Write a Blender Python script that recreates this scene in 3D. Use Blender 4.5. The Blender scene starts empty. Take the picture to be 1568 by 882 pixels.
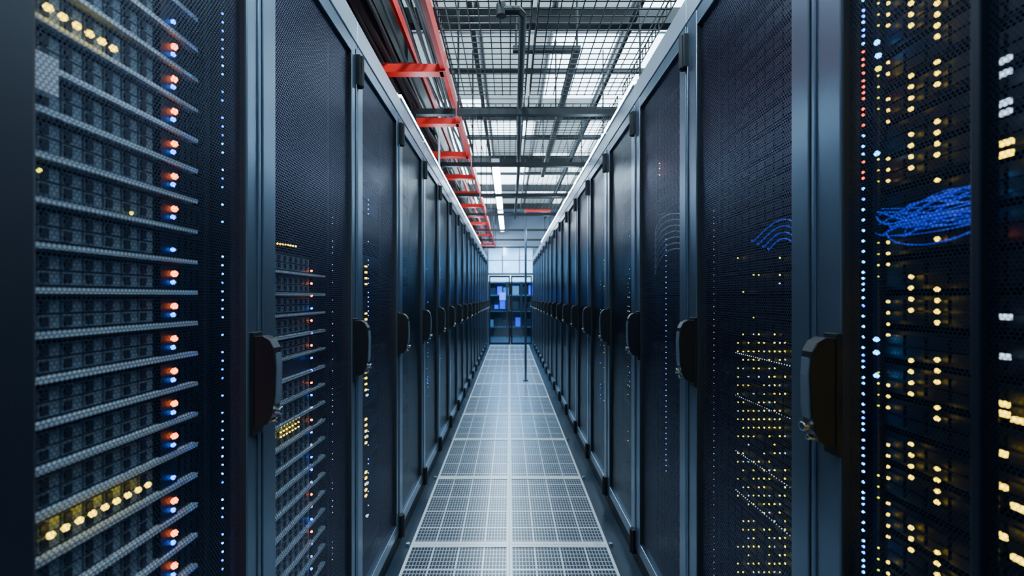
import bpy, bmesh, math, random
from mathutils import Vector, Matrix
random.seed(7)
scene = bpy.context.scene
H = 1.26; F = 657.0
WL = 0.55; WR = 0.59

# ---------------------------------------------------------------- materials
def mat(name, base=(.5,.5,.5), metal=0.0, rough=.5, emit=None, estr=0.0, noise=0.0, sample=True):
    m = bpy.data.materials.new(name); m.use_nodes = True
    nt = m.node_tree; b = nt.nodes['Principled BSDF']
    b.inputs['Base Color'].default_value = (*base,1)
    b.inputs['Metallic'].default_value = metal
    b.inputs['Roughness'].default_value = rough
    if emit:
        b.inputs['Emission Color'].default_value = (*emit,1)
        b.inputs['Emission Strength'].default_value = estr
        if not sample:
            m.cycles.emission_sampling = 'NONE'
    if noise > 0:
        tc = nt.nodes.new('ShaderNodeTexCoord'); n = nt.nodes.new('ShaderNodeTexNoise')
        n.inputs['Scale'].default_value = 6; n.inputs['Detail'].default_value = 5
        nt.links.new(tc.outputs['Object'], n.inputs['Vector'])
        r = nt.nodes.new('ShaderNodeMapRange')
        r.inputs['To Min'].default_value = max(0.02, rough-noise); r.inputs['To Max'].default_value = min(1, rough+noise)
        nt.links.new(n.outputs['Fac'], r.inputs['Value']); nt.links.new(r.outputs['Result'], b.inputs['Roughness'])
        mx = nt.nodes.new('ShaderNodeMix'); mx.data_type='RGBA'
        mx.inputs['A'].default_value = (*[c*(1-noise) for c in base],1)
        mx.inputs['B'].default_value = (*[min(1,c*(1+noise)) for c in base],1)
        nt.links.new(n.outputs['Fac'], mx.inputs['Factor']); nt.links.new(mx.outputs['Result'], b.inputs['Base Color'])
    return m

class NB:
    def __init__(s, nt): s.nt = nt
    def m(s, op, a, b=None, c=None):
        n = s.nt.nodes.new('ShaderNodeMath'); n.operation = op
        for i,v in enumerate((a,b,c)):
            if v is None: continue
            if isinstance(v,(int,float)): n.inputs[i].default_value = v
            else: s.nt.links.new(v, n.inputs[i])
        return n.outputs[0]

def perf_mat(name, base, pitch=.0055, r=.40, metal=.35, rough=.4):
    m = mat(name, base, metal, rough); nt = m.node_tree; k = NB(nt)
    b = nt.nodes['Principled BSDF']
    tc = nt.nodes.new('ShaderNodeTexCoord'); sp = nt.nodes.new('ShaderNodeSeparateXYZ')
    nt.links.new(tc.outputs['Object'], sp.inputs[0])
    v = k.m('DIVIDE', sp.outputs['Z'], pitch*.866)
    row = k.m('FLOOR', v)
    odd = k.m('MULTIPLY', k.m('MODULO', row, 2.0), .5)
    u = k.m('ADD', k.m('DIVIDE', sp.outputs['Y'], pitch), odd)
    fu = k.m('SUBTRACT', k.m('FRACT', u), .5)
    fv = k.m('MULTIPLY', k.m('SUBTRACT', k.m('FRACT', v), .5), .866)
    d = k.m('SQRT', k.m('ADD', k.m('MULTIPLY', fu, fu), k.m('MULTIPLY', fv, fv)))
    solid = k.m('GREATER_THAN', d, r)
    nt.links.new(solid, b.inputs['Alpha'])
    return m

M = {}
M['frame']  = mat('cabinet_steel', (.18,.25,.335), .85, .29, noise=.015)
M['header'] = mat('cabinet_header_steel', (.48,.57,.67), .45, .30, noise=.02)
M['liner']  = mat('anti_glint_liner', (.006,.009,.014), 0, .7)  # added black strip that stops LED reflections on the inner stile edges
M['hgrey']  = mat('handle_grey_insert', (.16,.20,.25), .5, .35)
M['carc']   = mat('cabinet_dark_steel', (.004,.008,.019), .3, .5)
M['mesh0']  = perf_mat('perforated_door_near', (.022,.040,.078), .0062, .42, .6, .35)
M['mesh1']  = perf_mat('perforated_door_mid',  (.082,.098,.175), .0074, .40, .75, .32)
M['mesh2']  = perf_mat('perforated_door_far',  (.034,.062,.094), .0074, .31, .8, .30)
M['black']  = mat('black_plastic', (.003,.004,.006), 0, .45)
M['chrome'] = mat('lock_chrome', (.75,.78,.8), 1, .2)
M['body']   = mat('server_body', (.008,.013,.023), .4, .45)
M['bay']    = mat('drive_bay', (.19,.26,.32), .4, .4)
M['lip']    = mat('server_lip', (.72,.85,.95), .5, .3)
M['dkbay']  = mat('switch_port', (.003,.005,.012), .3, .4)
def led(name, c, s): return mat(name, (0.02,0.02,0.02), 0, .5, c, s, sample=False)
M['l_or'] = led('led_orange', (1,.15,.015), 16)
M['l_bl'] = led('led_blue', (.01,.14,1), 16)
M['l_ye'] = led('led_yellow', (1,.66,.0), 8)
M['l_yg'] = led('led_yellow_green', (.85,.78,.0), 6)
M['l_cy'] = led('led_cyan', (.04,.40,1), 14)
M['l_rd'] = led('led_red', (1,.05,.01), 8)
M['l_wh'] = led('led_white', (.55,.75,1), 2.5)
M['label'] = mat('paper_label', (.6,.66,.75), 0, .6)
M['bluecable'] = mat('blue_cable', (.01,.05,.7), 0, .4, (.008,.05,1), .5, sample=False)  # faint blue glow added to the cables, which are no light source
M['screen'] = mat('blue_screen', (.01,.05,.7), 0, .4, (.02,.16,1), 3, sample=False)
M['greycable'] = mat('grey_cable', (.35,.42,.5), 0, .4)
M['red'] = mat('red_powder_coat', (.72,.010,.004), 0, .4, noise=.05)
M['dark'] = mat('dark_steel', (.013,.016,.018), .4, .5, noise=.1)
M['wire'] = mat('wire_black_zinc', (.008,.010,.012), .3, .5)
M['ceil'] = mat('ceiling_paint', (.55,.62,.64), 0, .8, noise=.06)
M['wall'] = mat('wall_paint', (.18,.24,.32), 0, .8, noise=.05)
M['wallw'] = mat('pale_wall_paint', (.80,.87,.92), 0, .7, noise=.04)
M['white'] = mat('white_enamel', (.8,.83,.85), .1, .35)
M['lamp'] = mat('lamp_diffuser', (.9,.9,.9), 0, .5, (.58,.82,1), 80)
M['strip'] = mat('strip_diffuser', (.9,.9,.9), 0, .5, (.55,.80,1), 38)
M['panel'] = mat('led_panel_diffuser', (.9,.9,.9), 0, .5, (.64,.85,1), 8.5)
M['pend'] = mat('pendant_diffuser', (.9,.9,.9), 0, .5, (.52,.78,1), 70)
M['panel2'] = mat('dimmed_panel_diffuser', (.7,.78,.8), 0, .5, (.60,.85,.94), .75)
M['tframe'] = mat('tile_frame_steel', (.94,.97,.98), .1, .28, noise=.02)
M['floor'] = mat('floor_laminate', (.025,.043,.065), .1, .3, noise=.08)
M['cable'] = mat('black_cable', (.012,.012,.014), 0, .5)

def tile_mat():
    m = mat('perforated_floor_steel', (.5,.55,.6), .2, .28); nt=m.node_tree; k=NB(nt)
    b = nt.nodes['Principled BSDF']
    tc = nt.nodes.new('ShaderNodeTexCoord'); sp = nt.nodes.new('ShaderNodeSeparateXYZ')
    nt.links.new(tc.outputs['Object'], sp.inputs[0])
    def cell(c, p, w):
        f = k.m('FRACT', k.m('DIVIDE', c, p)); return k.m('LESS_THAN', k.m('ABSOLUTE', k.m('SUBTRACT', f, .5)), w)
    hx = cell(sp.outputs['X'], .0157, .36); hy = cell(sp.outputs['Y'], .030, .39)
    rx = cell(sp.outputs['X'], .1256, .465); ry = cell(sp.outputs['Y'], .18, .465)
    ribs = k.m('MULTIPLY', rx, ry)
    hole = k.m('MULTIPLY', hx, hy)
    m1 = nt.nodes.new('ShaderNodeMix'); m1.data_type='RGBA'
    m1.inputs['A'].default_value=(.38,.44,.50,1); m1.inputs['B'].default_value=(.014,.021,.032,1)
    nt.links.new(hole, m1.inputs['Factor'])
    m2 = nt.nodes.new('ShaderNodeMix'); m2.data_type='RGBA'
    m2.inputs['A'].default_value=(.74,.80,.85,1)
    nt.links.new(ribs, m2.inputs['Factor']); nt.links.new(m1.outputs['Result'], m2.inputs['B'])
    nt.links.new(m2.outputs['Result'], b.inputs['Base Color'])
    return m
M['tile'] = tile_mat()

def glass_mat():
    m = bpy.data.materials.new('door_glass'); m.use_nodes=True; nt=m.node_tree
    nt.nodes.clear(); o=nt.nodes.new('ShaderNodeOutputMaterial'); mx=nt.nodes.new('ShaderNodeMixShader')
    t=nt.nodes.new('ShaderNodeBsdfTransparent'); t.inputs[0].default_value=(.62,.82,.96,1)
    g=nt.nodes.new('ShaderNodeBsdfGlossy'); g.inputs['Roughness'].default_value=.08
    mx.inputs[0].default_value=.10
    nt.links.new(t.outputs[0],mx.inputs[1]); nt.links.new(g.outputs[0],mx.inputs[2]); nt.links.new(mx.outputs[0],o.inputs[0])
    return m
M['glass']=glass_mat()

# ---------------------------------------------------------------- mesh builder
class MB:
    def __init__(s): s.v=[]; s.f=[]; s.mi=[]; s.mats=[]
    def idx(s, key):
        if key not in s.mats: s.mats.append(key)
        return s.mats.index(key)
    def add(s, vs, fs, key):
        o=len(s.v); s.v+=[tuple(v) for v in vs]; i=s.idx(key)
        for f in fs: s.f.append([o+a for a in f]); s.mi.append(i)
    def box(s, x0,x1,y0,y1,z0,z1,key):
        vs=[(x0,y0,z0),(x1,y0,z0),(x1,y1,z0),(x0,y1,z0),(x0,y0,z1),(x1,y0,z1),(x1,y1,z1),(x0,y1,z1)]
        s.add(vs,[(0,3,2,1),(4,5,6,7),(0,1,5,4),(1,2,6,5),(2,3,7,6),(3,0,4,7)],key)
    def cyl(s, a, b, r, key, n=8):
        a=Vector(a); b=Vector(b); d=(b-a).normalized()
        t=Vector((0,0,1)) if abs(d.z)<.9 else Vector((1,0,0))
        u=d.cross(t).normalized(); w=d.cross(u)
        vs=[]
        for c in (a,b):
            for i in range(n):
                an=2*math.pi*i/n; vs.append(c+u*math.cos(an)*r+w*math.sin(an)*r)
        fs=[(i,(i+1)%n,n+(i+1)%n,n+i) for i in range(n)]+[tuple(range(n-1,-1,-1)),tuple(range(n,2*n))]
        s.add(vs,fs,key)
    def prism(s, prof, y0, y1, key):
        n=len(prof)
        vs=[(p[0],y0,p[1]) for p in prof]+[(p[0],y1,p[1]) for p in prof]
        fs=[(i,(i+1)%n,n+(i+1)%n,n+i) for i in range(n)]+[tuple(range(n-1,-1,-1)),tuple(range(n,2*n))]
        s.add(vs,fs,key)
    def ico(s, c, r, key):
        t=(1+5**.5)/2; k=r/math.sqrt(1+t*t)
        P=[(-1,t,0),(1,t,0),(-1,-t,0),(1,-t,0),(0,-1,t),(0,1,t),(0,-1,-t),(0,1,-t),(t,0,-1),(t,0,1),(-t,0,-1),(-t,0,1)]
        Fc=[(0,11,5),(0,5,1),(0,1,7),(0,7,10),(0,10,11),(1,5,9),(5,11,4),(11,10,2),(10,7,6),(7,1,8),(3,9,4),(3,4,2),(3,2,6),(3,6,8),(3,8,9),(4,9,5),(2,4,11),(6,2,10),(8,6,7),(9,8,1)]
        s.add([(c[0]+p[0]*k,c[1]+p[1]*k,c[2]+p[2]*k) for p in P],Fc,key)
    def tube(s, pts, r, key, n=6):
        pts=[Vector(p) for p in pts]; vs=[]; fs=[]
        for i,p in enumerate(pts):
            d=(pts[min(i+1,len(pts)-1)]-pts[max(i-1,0)]).normalized()
            t=Vector((0,0,1)) if abs(d.z)<.9 else Vector((1,0,0))
            u=d.cross(t).normalized(); w=d.cross(u)
            for j in range(n):
                an=2*math.pi*j/n; vs.append(p+u*math.cos(an)*r+w*math.sin(an)*r)
        for i in range(len(pts)-1):
            for j in range(n):
                fs.append((i*n+j,i*n+(j+1)%n,(i+1)*n+(j+1)%n,(i+1)*n+j))
        s.add(vs,fs,key)
    def mesh(s, name, flip=False):
        me=bpy.data.meshes.new(name); v=[(-a,b,c) for a,b,c in s.v] if flip else s.v
        me.from_pydata(v,[],s.f)
        for k in s.mats: me.materials.append(M[k])
        me.polygons.foreach_set('material_index', s.mi)
        bm=bmesh.new(); bm.from_mesh(me); bmesh.ops.recalc_face_normals(bm,faces=bm.faces); bm.to_mesh(me); bm.free()
        me.update(); return me
def obj(name, me, loc=(0,0,0), parent=None, bevel=0, seg=2):
    o=bpy.data.objects.new(name, me); scene.collection.objects.link(o); o.location=loc
    if parent: o.parent=parent
    if bevel:
        b=o.modifiers.new('bevel','BEVEL'); b.width=bevel; b.segments=seg; b.limit_method='ANGLE'
    return o
def empty(name, loc=(0,0,0)):
    e=bpy.data.objects.new(name,None); scene.collection.objects.link(e); e.location=loc; e.empty_display_size=.2; return e
def bez(p0,p1,p2,p3,n=14):
    out=[]
    for i in range(n+1):
        t=i/n; u=1-t
        out.append(tuple(u**3*a+3*u*u*t*b+3*u*t*t*c+t**3*d for a,b,c,d in zip(p0,p1,p2,p3)))
    return out

# ---------------------------------------------------------------- cabinet parts
ZT=2.26
def frame_mesh(S, flip, nearwide=0.055, split=None):
    b=MB(); sw=.055 if flip else .078; g=.004
    b.box(0,.028, g,nearwide, .085,2.168,'carc' if nearwide>.06 else 'frame')
    b.box(0,.028, S-sw,S-g, .085,2.168,'frame')
    b.box(-.004,.0, S-.020,S-.012, .10,2.15,'frame')
    b.box(.001,.027, nearwide,S-sw, 2.12,2.167,'frame')
    b.box(.001,.027, nearwide,S-sw, .086,.14,'frame')
    b.box(.002,.034, S-sw-.003,S-sw+.001, .10,2.16,'liner'); b.box(.002,.034, nearwide-.001,nearwide+.003, .10,2.16,'liner')
    if split: b.box(.001,.027, split-.006,split+.006,.14,2.12,'carc')
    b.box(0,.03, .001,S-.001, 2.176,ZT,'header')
    b.box(.012,.03, .001,S-.001, 0.0,.08,'carc')
    b.box(.085,.10, .045,.058, .1,2.15,'carc'); b.box(.085,.10, S-.058,S-.045,.1,2.15,'carc')
    return b.mesh('cabinet_frame',flip)
def carcass_mesh(S, flip):
    b=MB()
    b.box(.031,1.0, .001,.012, 0.01,ZT-.002,'carc')
    b.box(.031,1.0, S-.012,S-.001, 0.01,ZT-.002,'carc')
    b.box(.031,1.0, .012,S-.012, ZT-.02,ZT-.002,'carc')
    b.box(.031,1.0, .012,S-.012, .01,.06,'carc')
    b.box(.985,1.0, .012,S-.012, .06,ZT-.02,'carc')
    return b.mesh('cabinet_carcass',flip)
def door_panel_mesh(S, flip, key, nearwide=.055):
    sw=.055 if flip else .078
    b=MB(); b.add([(.014,nearwide,.14),(.014,S-sw,.14),(.014,S-sw,2.12),(.014,nearwide,2.12)],[(0,1,2,3)],key)
    return b.mesh('perforated_panel',flip)
def handle_mesh(flip, S):
    b=MB(); yc=S-(.030 if flip else .064); zc=1.08 if flip else 1.09
    b.box(-.008,0.002, yc-.017,yc+.017, zc-.115,zc+.105,'black')
    prof=[(-.006,.096),(-.026,.098),(-.040,.090),(-.050,.072),(-.053,.03),(-.051,-.03),(-.046,-.07),(-.036,-.090),(-.020,-.098),(-.006,-.098)]
    b.prism([(p[0],p[1]+zc) for p in prof], yc-.014,yc+.014,'black')
    b.prism([(-.0535,zc+.062),(-.056,zc+.03),(-.0545,zc-.03),(-.051,zc-.05),(-.045,zc-.03),(-.045,zc+.05)], yc-.010,yc+.010,'hgrey')
    b.cyl((-.02,yc,zc-.064),(-.060,yc,zc-.064),.0085,'chrome',12)
    b.cyl((-.02,yc,zc-.084),(-.050,yc,zc-.084),.005,'chrome',10)
    return b.mesh('swing_handle',flip)
def hinge_mesh(flip):
    b=MB()
    for z in (2.075,.115):
        b.box(-.016,.004,-.020,.016,z-.055,z+.055,'black')
        b.cyl((-.016,-.002,z-.055),(-.016,-.002,z+.055),.009,'black',10)
    return b.mesh('door_hinges',flip)

def servers(S, style, rng, custom=None, zmax=2.14):
    b=MB(); y0=.06; y1=S-.06; u=.061; lx=.09
    z=.115+.0; i=0
    while z+u<zmax:
        if style=='storage':
            b.box(lx+.004,.55,y0,y1,z,z+u-.010,'body')
            b.box(lx-.012,lx+.02,y0-.012,y1-.03,z-.009,z-.001,'lip')
            nb=11; yb0=y0+.005; yb1=S-.185; w=(yb1-yb0)/nb
            if rng.random()<.92:
                for c in range(nb):
                    for r_ in range(2):
                        zz=z+.004+r_*.0215
                        b.box(lx-.001,lx+.006,yb0+c*w+.002,yb0+(c+1)*w-.002,zz,zz+.018,'bay')
                        b.box(lx-.004,lx,yb0+c*w+.004,yb0+c*w+.014,zz+.002,zz+.016,'body')
            b.box(lx-.006,lx+.004,S-.175,S-.135,z,z+.046,'dkbay')
            for c in range(4):
                b.box(lx-.003,lx+.005,S-.125+c*.016,S-.114+c*.016,z+.008,z+.040,'dkbay')
        elif style=='sparse':
            if rng.random()<.7:
                b.box(lx+.004,.55,y0,y1,z,z+u-.010,'body')
                b.box(lx-.004,lx+.02,y0-.005,y1,z-.005,z-.002,'body')
        else:
            b.box(lx+.004,.55,y0,y1,z,z+u-.012,'dkbay')
            for c in range(12):
                ya=y0+.01+c*(y1-y0-.02)/12
                b.box(lx-.002,lx+.006,ya+.003,ya+(y1-y0-.02)/12-.003,z+.006,z+.022,'dkbay')
                b.box(lx-.002,lx+.006,ya+.003,ya+(y1-y0-.02)/12-.003,z+.026,z+.042,'dkbay')
            if style=='switch': b.box(lx-.006,lx+.02,y0,y1,z-.005,z-.003,'body')
            else: b.box(lx-.01,lx+.02,y0,y0+.235,z-.008,z-.001,'bay')
        z+=u; i+=1
    if custom: custom(b)
    return b

def P(side, y_start, px, py, lx):
    W = WL if side<0 else WR
    off = abs(px-780); d=(W+lx)*F/off
    return d-y_start, H-(py-455)*d/F

YL=.355; SL=.6; YR=.253; SR=.59
def cL0(b):
    for i in range(-18,16):
        z=.115+.061*round((1.05+i*.061-.115)/.061)+.022
        if .1<z<2.1:
            if i%7!=5: b.ico((.080,.452,z+.008),.0064,'l_or')
            b.ico((.080,.449,z-.008),.0046,'l_bl')
    for k in range(6): b.ico((.07,.222+.019*k,H+.389),.0056,'l_ye')
    for k in range(9): b.ico((.07,.225+.0195*k,H-.322),.0052,'l_ye')
    for k in range(95):
        if random.random()<.72: b.ico((.045,.535,.3+.018*k),.0020,random.choice(['l_bl','l_cy','l_bl']))
    b.box(.07,.088,.2,.235,H+.275,H+.325,'label')
    b.ico((.08,.22,H+.17),.003,'l_yg'); b.ico((.08,.36,H+.14),.003,'l_yg')
def cL1(b):
    y0=YL+SL
    for py in range(415,880,19):
        y,z=P(-1,y0,477,py,.08); b.ico((.08,y,z),.0042,random.choice(['l_or','l_bl','l_bl','l_or','l_wh']))
    for k in range(8):
        y,z=P(-1,y0,425+k*4,373+k*.6,.08); b.ico((.08,y,z),.0030,'l_ye')
    for r in range(3):
        for k in range(7):
            y,z=P(-1,y0,430+k*4.5,655-k*2.6+r*7,.08); b.ico((.08,y,z),.003,'l_ye')
    for k in range(60): 
        if random.random()<.6: b.ico((.05,.5,.35+k*.02),.0018,'l_wh')
def cL2(b):
    y0=YL+2*SL
    for py in range(372,800,9):
        if (py//40)%2==0: 
            y,z=P(-1,y0,560,py,.08); b.box(.076,.082,y-.008,y+.008,z-.004,z+.004,'l_ye')
    for k in range(70):
        if random.random()<.5: b.ico((.06,.30,.3+k*.02),.0026,'l_bl')
    for py in (605,668,740,790):
        y,z=P(-1,y0,562,py,.07); b.ico((.07,y,z),.007,'l_wh')
def cL3(b):
    for k in range(60):
        if random.random()<.7: b.ico((.05,.2,.75+k*.022),.0040,'l_bl')
def cR0(b):
    y0=YR
    for px in (1345,1360,1395,1435):
        py=5
        while py<880:
            n=random.choice([2,3,4,4])
            for k in range(n):
                y,z=P(1,y0,px,py,.08)
                if not (285<py<362): b.ico((.08,y,z),.0040 if px>1365 else .0030 if px>1350 else .0016,'l_yg' if px<1350 else 'l_ye')
                py+=17
            py+=random.choice([22,40,60] if px>1350 else [60,90,130])
    py=0
    while py<880:
        y,z=P(1,y0,1322,py,.06)
        c='l_rd' if (60<py<280 and random.random()<.7) else random.choice(['l_cy','l_bl','l_cy'])
        b.ico((.06,y,z),.0025,c); py+=random.choice([9,12,16])
    for px,py in ((1343,65),(1345,85),(1345,105),(1343,235),(1342,520),(1342,540),(1342,575)):
        y,z=P(1,y0,px,py,.07); b.ico((.07,y,z),.0050,'l_cy' if py!=105 else 'l_yg')
    for px,py in ((1510,268),(1506,295),(1508,325)):
        y,z=P(1,y0,px,py,.07); b.ico((.07,y,z),.004,'l_cy')
    y,z=P(1,y0,1512,358,.07); b.ico((.07,y,z),.003,'l_or')
    for px,py in ((1530,617),(1530,632),(1527,692),(1527,742),(1527,817),(1536,220),(1536,237),(1565,645),(1565,780),(1565,860)):
        y,z=P(1,y0,px,py,.068); b.box(.066,.070,y-.011,y+.011,z-.0035,z+.0035,'l_ye')
    for px,py in ((1532,95),(1532,115),(1532,160),(1532,175),(1532,485),(1530,545)):
        y,z=P(1,y0,px,py,.068); b.box(.066,.070,y-.012,y+.012,z-.0035,z+.0035,'l_wh')
    for k in range(26):
        a=P(1,y0,1325+random.random()*50,318+random.random()*42,.06); c=P(1,y0,1455+random.random()*57,288+random.random()*50,.06)
        s=random.uniform(-.035,.03); s2=random.uniform(-.045,.03)
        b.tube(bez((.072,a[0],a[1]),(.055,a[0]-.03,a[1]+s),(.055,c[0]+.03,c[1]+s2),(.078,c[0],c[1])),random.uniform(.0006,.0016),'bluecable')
def cR1(b):
    y0=YR+SR
    for px in range(1130,1210,8):
        for py in range(395,880,13):
            pr=.08 if py<500 else .62
            if random.random()<pr:
                y,z=P(1,y0,px,py,.08); b.ico((.08,y,z),.0023,random.choice(['l_yg','l_yg','l_yg','l_ye','l_wh']))
    for py in (540,605,690,750):  # rows of tiny glowing dots stand in for whitish server lips
        a=P(1,y0,1128,py,.08); c=P(1,y0,1215,py+38,.08)
        for t in range(26):
            f=t/25; b.ico((.078,a[0]*(1-f)+c[0]*f,a[1]),.0013,'l_wh')
    for k in range(4):
        a=P(1,y0,1140+k*8,368+k*4,.05); c=P(1,y0,1206,345+k*11,.05)
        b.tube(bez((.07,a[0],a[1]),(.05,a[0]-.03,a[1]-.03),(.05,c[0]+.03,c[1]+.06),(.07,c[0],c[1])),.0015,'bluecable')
    for k in range(60): b.ico((.05,.5,.35+k*.02),.0012,'l_wh')
def cR2(b):
    y0=YR+2*SR
    for py in (250,258,268): 
        y,z=P(1,y0,1010,py,.08); b.ico((.08,y,z),.003,'l_or')
    for k in range(45): b.ico((.05,.32,.55+k*.022),.0018,'l_bl')
    for k in range(7):
        a=P(1,y0,1003,360+k*10,.05); c=P(1,y0,1042,328+k*9,.05)
        b.tube(bez((.05,a[0],a[1]),(.04,a[0]-.05,a[1]+.08),(.04,c[0]+.05,c[1]+.02),(.05,c[0],c[1])),.0022,'greycable')
def cfar(seed):
    r=random.Random(seed)
    def f(b):
        for c in range(2):
            y=r.uniform(.15,.45); m=r.choice(['l_bl','l_bl','l_ye','l_cy'])
            za=r.uniform(.4,1.0)
            for k in range(40):
                if r.random()<.35: b.ico((.05,y,za+k*.025),.0020,m)
    return f

def build_row(side):
    S = SL if side<0 else SR; ys = YL if side<0 else YR; W = WL if side<0 else WR
    flip = side<0
    fm=frame_mesh(S,flip); fm0=frame_mesh(S,flip,nearwide=.143) if side<0 else frame_mesh(S,flip,split=.292)
    cm=carcass_mesh(S,flip); hm=handle_mesh(flip,S); gm=hinge_mesh(flip)
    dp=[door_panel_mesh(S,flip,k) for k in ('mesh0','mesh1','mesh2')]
    dp0=door_panel_mesh(S,flip,'mesh0',.143) if side<0 else dp[0]
    cus = {0:(cL0,'storage',2.14),1:(cL1,'storage',1.40),2:(cL2,'sparse',2.14),3:(cL3,'sparse',2.14)} if side<0 else {0:(cR0,'dark',2.14),1:(cR1,'switch',2.14),2:(cR2,'switch',2.14)}
    sm={k:servers(S,st,random.Random(k+3),c,zm).mesh('rack_servers',flip) for k,(c,st,zm) in cus.items()}
    farm=[servers(S,'sparse',random.Random(50+q),cfar(q+(0 if side<0 else 9))).mesh('rack_servers',flip) for q in range(4)]
    n = 17 if side<0 else 18
    b=MB(); b.box(-.006,.030,.004,S-.004,ZT,ZT+.006,'white'); b.box(.014,.030,.004,S-.004,ZT+.006,ZT+.030,'white')
    b.box(-.004,.014,.010,S-.010,ZT+.006,ZT+.022,'strip'); st=b.mesh('top_light_strip',flip)
    for k in range(-1,n):
        e=empty('server_cabinet',(side*W, ys+k*S, 0))
        obj('door_frame', fm0 if k==0 else fm, parent=e, bevel=.003)
        obj('carcass', cm, parent=e)
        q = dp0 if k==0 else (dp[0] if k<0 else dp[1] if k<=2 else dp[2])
        obj('perforated_door_panel', q, parent=e)
        obj('swing_handle', hm, parent=e, bevel=.004, seg=3)
        obj('door_hinges', gm, parent=e, bevel=.002)
        obj('rack_servers', sm[k] if k in sm else farm[k%4], parent=e)
        if 3<=k<=12: obj('top_light_strip', st, parent=e)
build_row(-1); build_row(1)

# ---------------------------------------------------------------- room shell
XW=2.6; Y0=-2.2; Y1=14.2; ZC=3.5; YD=11.3
def slab(name,x0,x1,y0,y1,z0,z1,key):
    b=MB(); b.box(x0,x1,y0,y1,z0,z1,key); return obj(name,b.mesh(name))
slab('floor',-XW,XW,Y0,Y1,-.1,0,'floor')
slab('ceiling',-XW,XW,Y0,Y1,ZC,ZC+.1,'ceil')
slab('wall_left',-XW-.1,-XW,Y0,Y1,0,ZC,'wall')
slab('wall_right',XW,XW+.1,Y0,Y1,0,ZC,'wall')
slab('wall_back',-XW,XW,Y0-.1,Y0,0,ZC,'wall')
slab('wall_front',-XW,XW,Y1,Y1+.1,0,ZC,'wallw')

ty0=2.178-.807*3
b=MB(); L=.807
y=ty0-L
while y<YD-.1:
    ye=min(y+L,YD-.05)
    for (xa,xb) in ((-.5,0),(0,.5)):
        w=.013
        b.box(xa+.001,xa+w,y,ye,0,.006,'tframe'); b.box(xb-w,xb-.001,y,ye,0,.006,'tframe')
        b.box(xa+w,xb-w,y+.001,y+.024,0,.006,'tframe'); b.box(xa+w,xb-w,ye-.024,ye-.001,0,.006,'tframe')
        b.box(xa+w,xb-w,y+.024,ye-.024,0,.003,'tile')
    for x in (-.515,.515):
        b.cyl((x,y,0),(x,y,.012),.010,'chrome',10)
    y+=L
obj('perforated_floor_tiles',b.mesh('perforated_floor_tiles'))

# ---------------------------------------------------------------- overhead
tray_sys=empty('wire_mesh_cable_tray')
def wire_tray(x0,x1,y0,y1,z,step=.05):
    b=MB(); r=.0033
    nx=round((x1-x0)/step); ny=round((y1-y0)/step)
    for i in range(nx+1):
        x=x0+(x1-x0)*i/nx; b.cyl((x,y0,z),(x,y1,z),r,'wire',5)
    for j in range(ny+1):
        y=y0+(y1-y0)*j/ny
        b.cyl((x0,y,z+.004),(x1,y,z+.004),r,'wire',5)
        b.cyl((x0,y,z),(x0,y,z+.055),r,'wire',5); b.cyl((x1,y,z),(x1,y,z+.055),r,'wire',5)
    for x in (x0,x1):
        b.cyl((x,y0,z+.055),(x,y1,z+.055),r*1.3,'wire',5)
    return b.mesh('tray_basket')
zt=H+1.28
for (a,c,d,e) in ((-.33,.10,.6,2.72),(.13,.72,.6,2.72),(-.33,.10,2.85,3.95),(.13,.72,2.85,3.95),(.16,.72,4.15,6.3)):
    obj('tray_basket',wire_tray(a,c,d,e,zt),parent=tray_sys)
HY=(2.76,3.85,5.0,6.17,7.6,8.9,10.2)
for y in HY:
    zb=H+1.17
    b=MB()
    b.box(-.335,.85,y-.018,y+.018,zb,zb+.036,'dark')
    b.box(-.335,.85,y-.026,y-.018,zb-.004,zb+.006,'dark')
    for x in (-.328,.84): b.cyl((x,y,zb),(x,y,ZC),.007,'dark')
    obj('strut_hanger',b.mesh('strut_hanger'),parent=tray_sys)

red_sys=empty('red_cable_ladder')
b=MB(); z=H+1.25
for x in (-.36,-.74):
    b.box(x-.012,x+.012,.2,10.9,z-.02,z+.060,'red')
y=2.35-.7*3
while y<10.8:
    b.box(-.74,-.36,y-.028,y+.028,z-.030,z+.014,'red')
    b.box(-.38,-.345,y-.035,y+.035,z-.03,z+.075,'red')
    y+=.7
obj('ladder_rails',b.mesh('ladder_rails'),parent=red_sys)
for y in HY:
    zb=H+1.17
    b=MB(); b.box(-.77,-.345,y-.018,y+.018,zb,zb+.036,'dark')
    for x in (-.61,-.74): b.box(x-.012,x+.012,y-.012,y+.012,ZT,zb,'dark')
    obj('ladder_stand',b.mesh('ladder_stand'),parent=red_sys)
b=MB(); r_=random.Random(4)
for k in range(16):
    x=-.70+k*.020
    if -.60<x<-.51: continue
    zz=H+1.30+r_.random()*.06
    pts=[(x+r_.uniform(-.015,.015),.2+i*.45,zz+r_.uniform(-.01,.015)) for i in range(24)]
    b.tube(pts,r_.uniform(.006,.011),'cable')
obj('cable_bundle',b.mesh('cable_bundle'),parent=red_sys)
b=MB(); z=H+1.60
for x in (-1.25,-.64):
    b.box(x-.01,x+.01,.5,11,z,z+.07,'red')
y=1.2
while y<11: b.box(-1.25,-.64,y-.02,y+.02,z,z+.03,'red'); y+=.9
obj('red_cable_ladder',b.mesh('red_cable_ladder'))
b=MB(); b.box(-1.75,-.80,.2,11,ZC-.50,ZC-.17,'dark')  # dark box added to darken the ceiling behind the red ladders
for i in range(9): b.box(-1.77,-.78,.9+i*1.2,.96+i*1.2,ZC-.52,ZC-.165,'dark')
obj('added_dark_duct',b.mesh('added_dark_duct'))

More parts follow.
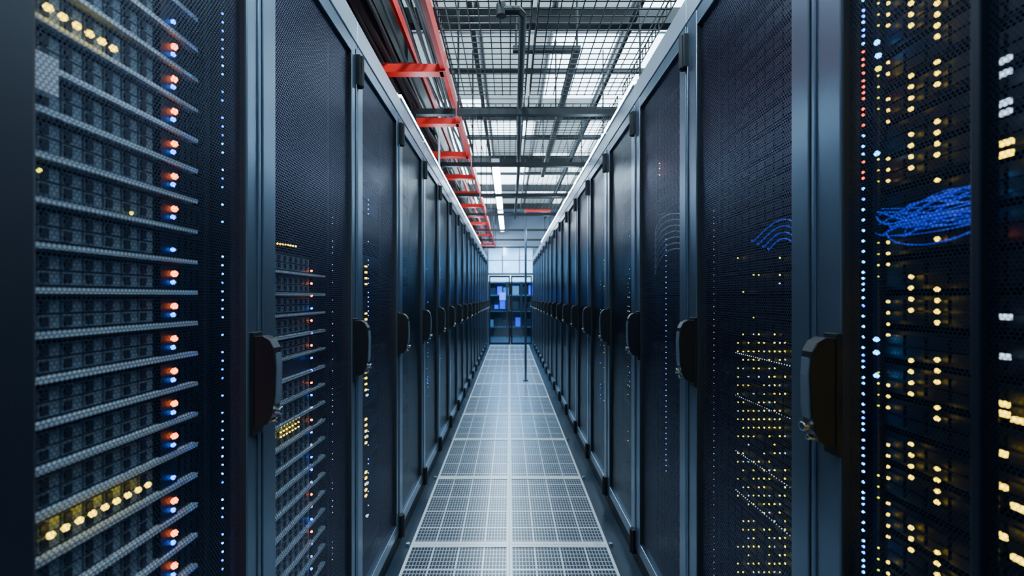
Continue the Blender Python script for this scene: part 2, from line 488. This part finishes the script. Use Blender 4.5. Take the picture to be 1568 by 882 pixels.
b=MB()
b.tube([(-.035,1.87,zt-.03),(.04,1.87,zt-.03),(.058,1.9,zt-.03),(.06,1.95,zt-.03),(.07,3.0,zt-.03),(.09,4.2,zt-.03),(.09,6.8,zt-.03)],.018,'dark',12)
b.cyl((-.035,1.87,zt-.055),(-.035,1.87,zt-.003),.022,'dark')
obj('conduit_pipe',b.mesh('conduit_pipe'),parent=tray_sys)
b=MB()
z=H+1.45
b.box(.02,.42,2.52,2.56,z,z+.03,'dark'); b.box(.38,.42,2.55,5.2,z,z+.04,'dark')
for x,y in ((.04,2.54),(.40,2.54),(.40,3.7),(.4,5.1)): b.cyl((x,y,z),(x,y,ZC),.007,'dark')
obj('suspension_rail',b.mesh('suspension_rail'),parent=tray_sys)
b=MB()
for y in (3.3,5.0,6.7,8.4,10.1): b.box(-XW+.01,XW-.01,y-.045,y+.045,ZC-.16,ZC-.04,'dark')
for x in (-.28,.92): b.box(x-.018,x+.018,.1,11.2,ZC-.20,ZC-.161,'dark')
for y in (4.1,5.8,7.5,9.3): b.box(-.6,1.6,y-.02,y+.02,ZC-.10,ZC-.06,'dark')
obj('ceiling_girders',b.mesh('ceiling_girders'))

b=MB(); b.cyl((-.565,3.45,ZT+.03),(-.565,3.45,H+1.96),.008,'white',10); b.box(-.60,-.552,3.43,3.47,ZT+.03,ZT+.045,'white')
obj('cable_drop_pole',b.mesh('cable_drop_pole'))
b=MB(); b.cyl((.245,6.45,.006),(.245,6.45,2.58),.017,'frame',12); b.box(.225,.62,6.43,6.47,2.54,2.58,'red'); b.cyl((.245,6.45,.006),(.245,6.45,.02),.04,'frame',14)
obj('support_pole',b.mesh('support_pole'))

def tube_lamp(x,y0,y1,z):
    b=MB(); b.box(x-.05,x+.05,y0,y1,z+.02,z+.06,'white')
    b.box(x-.042,x+.042,y0+.02,y1-.02,z,z+.02,'lamp')
    b.box(x-.044,x+.044,y0,y0+.02,z-.003,z+.02,'white'); b.box(x-.044,x+.044,y1-.02,y1,z-.003,z+.02,'white')
    for yy in (y0+.3,y1-.3): b.cyl((x,yy,z+.06),(x,yy,ZC-.2),.004,'dark')
    obj('tube_lamp',b.mesh('tube_lamp'))
for a,c in ((-.6,.8),(.85,2.2),(5.45,6.85),(6.88,8.28),(8.46,10.0),(10.1,11.1)): tube_lamp(-.18,a,c,H+1.70)  # first two tubes are added out of view to light the near cabinets
bright=empty('ceiling_light_panels')
r_=random.Random(11)
y=-.9
while y<11:
    for x in (-.55,.05,.65,1.25):
        key='panel' if (x==1.25 or (x==.65 and (y<3.2 or r_.random()<.5)) or (x==.05 and r_.random()<.25) or (x==-.55 and y>5)) else 'panel2'  # far left-hand panels set bright, added for glow on the right doors
        b=MB(); b.box(x-.295,x+.295,y-.295,y+.295,ZC-.02,ZC-.001,'white'); b.box(x-.275,x+.275,y-.275,y+.275,ZC-.025,ZC-.019,key)
        obj('light_panel',b.mesh('light_panel'),parent=bright)
    y+=.6

# ---------------------------------------------------------------- far end
b=MB()
for x in (-.60,.66):
    b.box(x-.05,x+.05,YD,YD+.08,0,2.56,'frame')
b.box(-.60,.66,YD,YD+.08,2.56,2.62,'frame'); b.box(-.55,.61,YD,YD+.08,1.84,1.90,'frame')
b.box(-2.55,-.65,YD,YD+.08,0,ZC,'wall'); b.box(.71,2.55,YD,YD+.08,0,ZC,'wall')
b.box(-.65,.71,YD,YD+.08,2.62,ZC,'wall')
obj('wall_partition',b.mesh('wall_partition'))
b=MB()
for xa,xb in ((-.54,.02),(.04,.60)):
    for x in (xa,xb-.04): b.box(x,x+.04,YD+.02,YD+.06,.012,1.83,'carc')
    for z in (.012,.9,1.78): b.box(xa+.04,xb-.04,YD+.02,YD+.06,z,z+.05,'carc')
    b.box(xa+.04,xb-.04,YD+.035,YD+.045,.06,1.78,'glass')
b.box(-.02,0,YD-.03,YD+.02,.9,1.3,'chrome')
b.box(-.26,-.10,YD+.005,YD+.03,1.18,1.38,'screen')
obj('door_1',b.mesh('door_1'))
b=MB(); b.box(-.55,.61,YD+.035,YD+.045,1.90,2.56,'glass')
for x in (-.2,.25): b.box(x,x+.03,YD+.02,YD+.06,1.90,2.56,'frame')
b.box(-.55,.61,YD+.02,YD+.06,2.22,2.245,'frame')
obj('window_1',b.mesh('window_1'))
for y in (12.1,13.2):
    b=MB(); b.box(-.9,.9,y-.31,y+.31,2.95,2.98,'white'); b.box(-.88,.88,y-.29,y+.29,2.944,2.951,'pend')
    for xx in (-.7,.7): b.cyl((xx,y,2.98),(xx,y,ZC),.006,'dark')
    obj('pendant_light_panel',b.mesh('pendant_light_panel'))
b=MB()
b.box(-.95,1.15,13.91,13.94,0,1.75,'carc')
for x in (-.95,-.7,-.1,.35,.9):
    b.box(x,x+.05,13.5,13.55,0,1.75,'dark')
for z in (.3,.8,1.3,1.71): b.box(-.95,1.15,13.5,13.9,z,z+.04,'frame')
r_=random.Random(2)
for z in (.34,.84,1.34):
    x=-.9
    while x<.95:
        w=r_.uniform(.1,.25); b.box(x,x+w,13.56,13.8,z,z+r_.uniform(.15,.30),r_.choice(['dark','bay','dark','carc','bluecable'])); x+=w+.04
obj('storage_shelf',b.mesh('storage_shelf'))

# ---------------------------------------------------------------- world & camera
w=bpy.data.worlds.new('world'); scene.world=w; w.use_nodes=True
w.node_tree.nodes['Background'].inputs[0].default_value=(.02,.03,.05,1)
cam=bpy.data.cameras.new('camera'); co=bpy.data.objects.new('camera',cam); scene.collection.objects.link(co)
co.location=(0,0,H); co.rotation_euler=(math.radians(90),0,0)
cam.sensor_width=36; cam.lens=36*F/1568
cam.shift_x=4/1568; cam.shift_y=14/1568
cam.clip_start=.02; cam.clip_end=60
cam.dof.use_dof=True; cam.dof.focus_distance=1.5; cam.dof.aperture_fstop=2.8
scene.camera=co
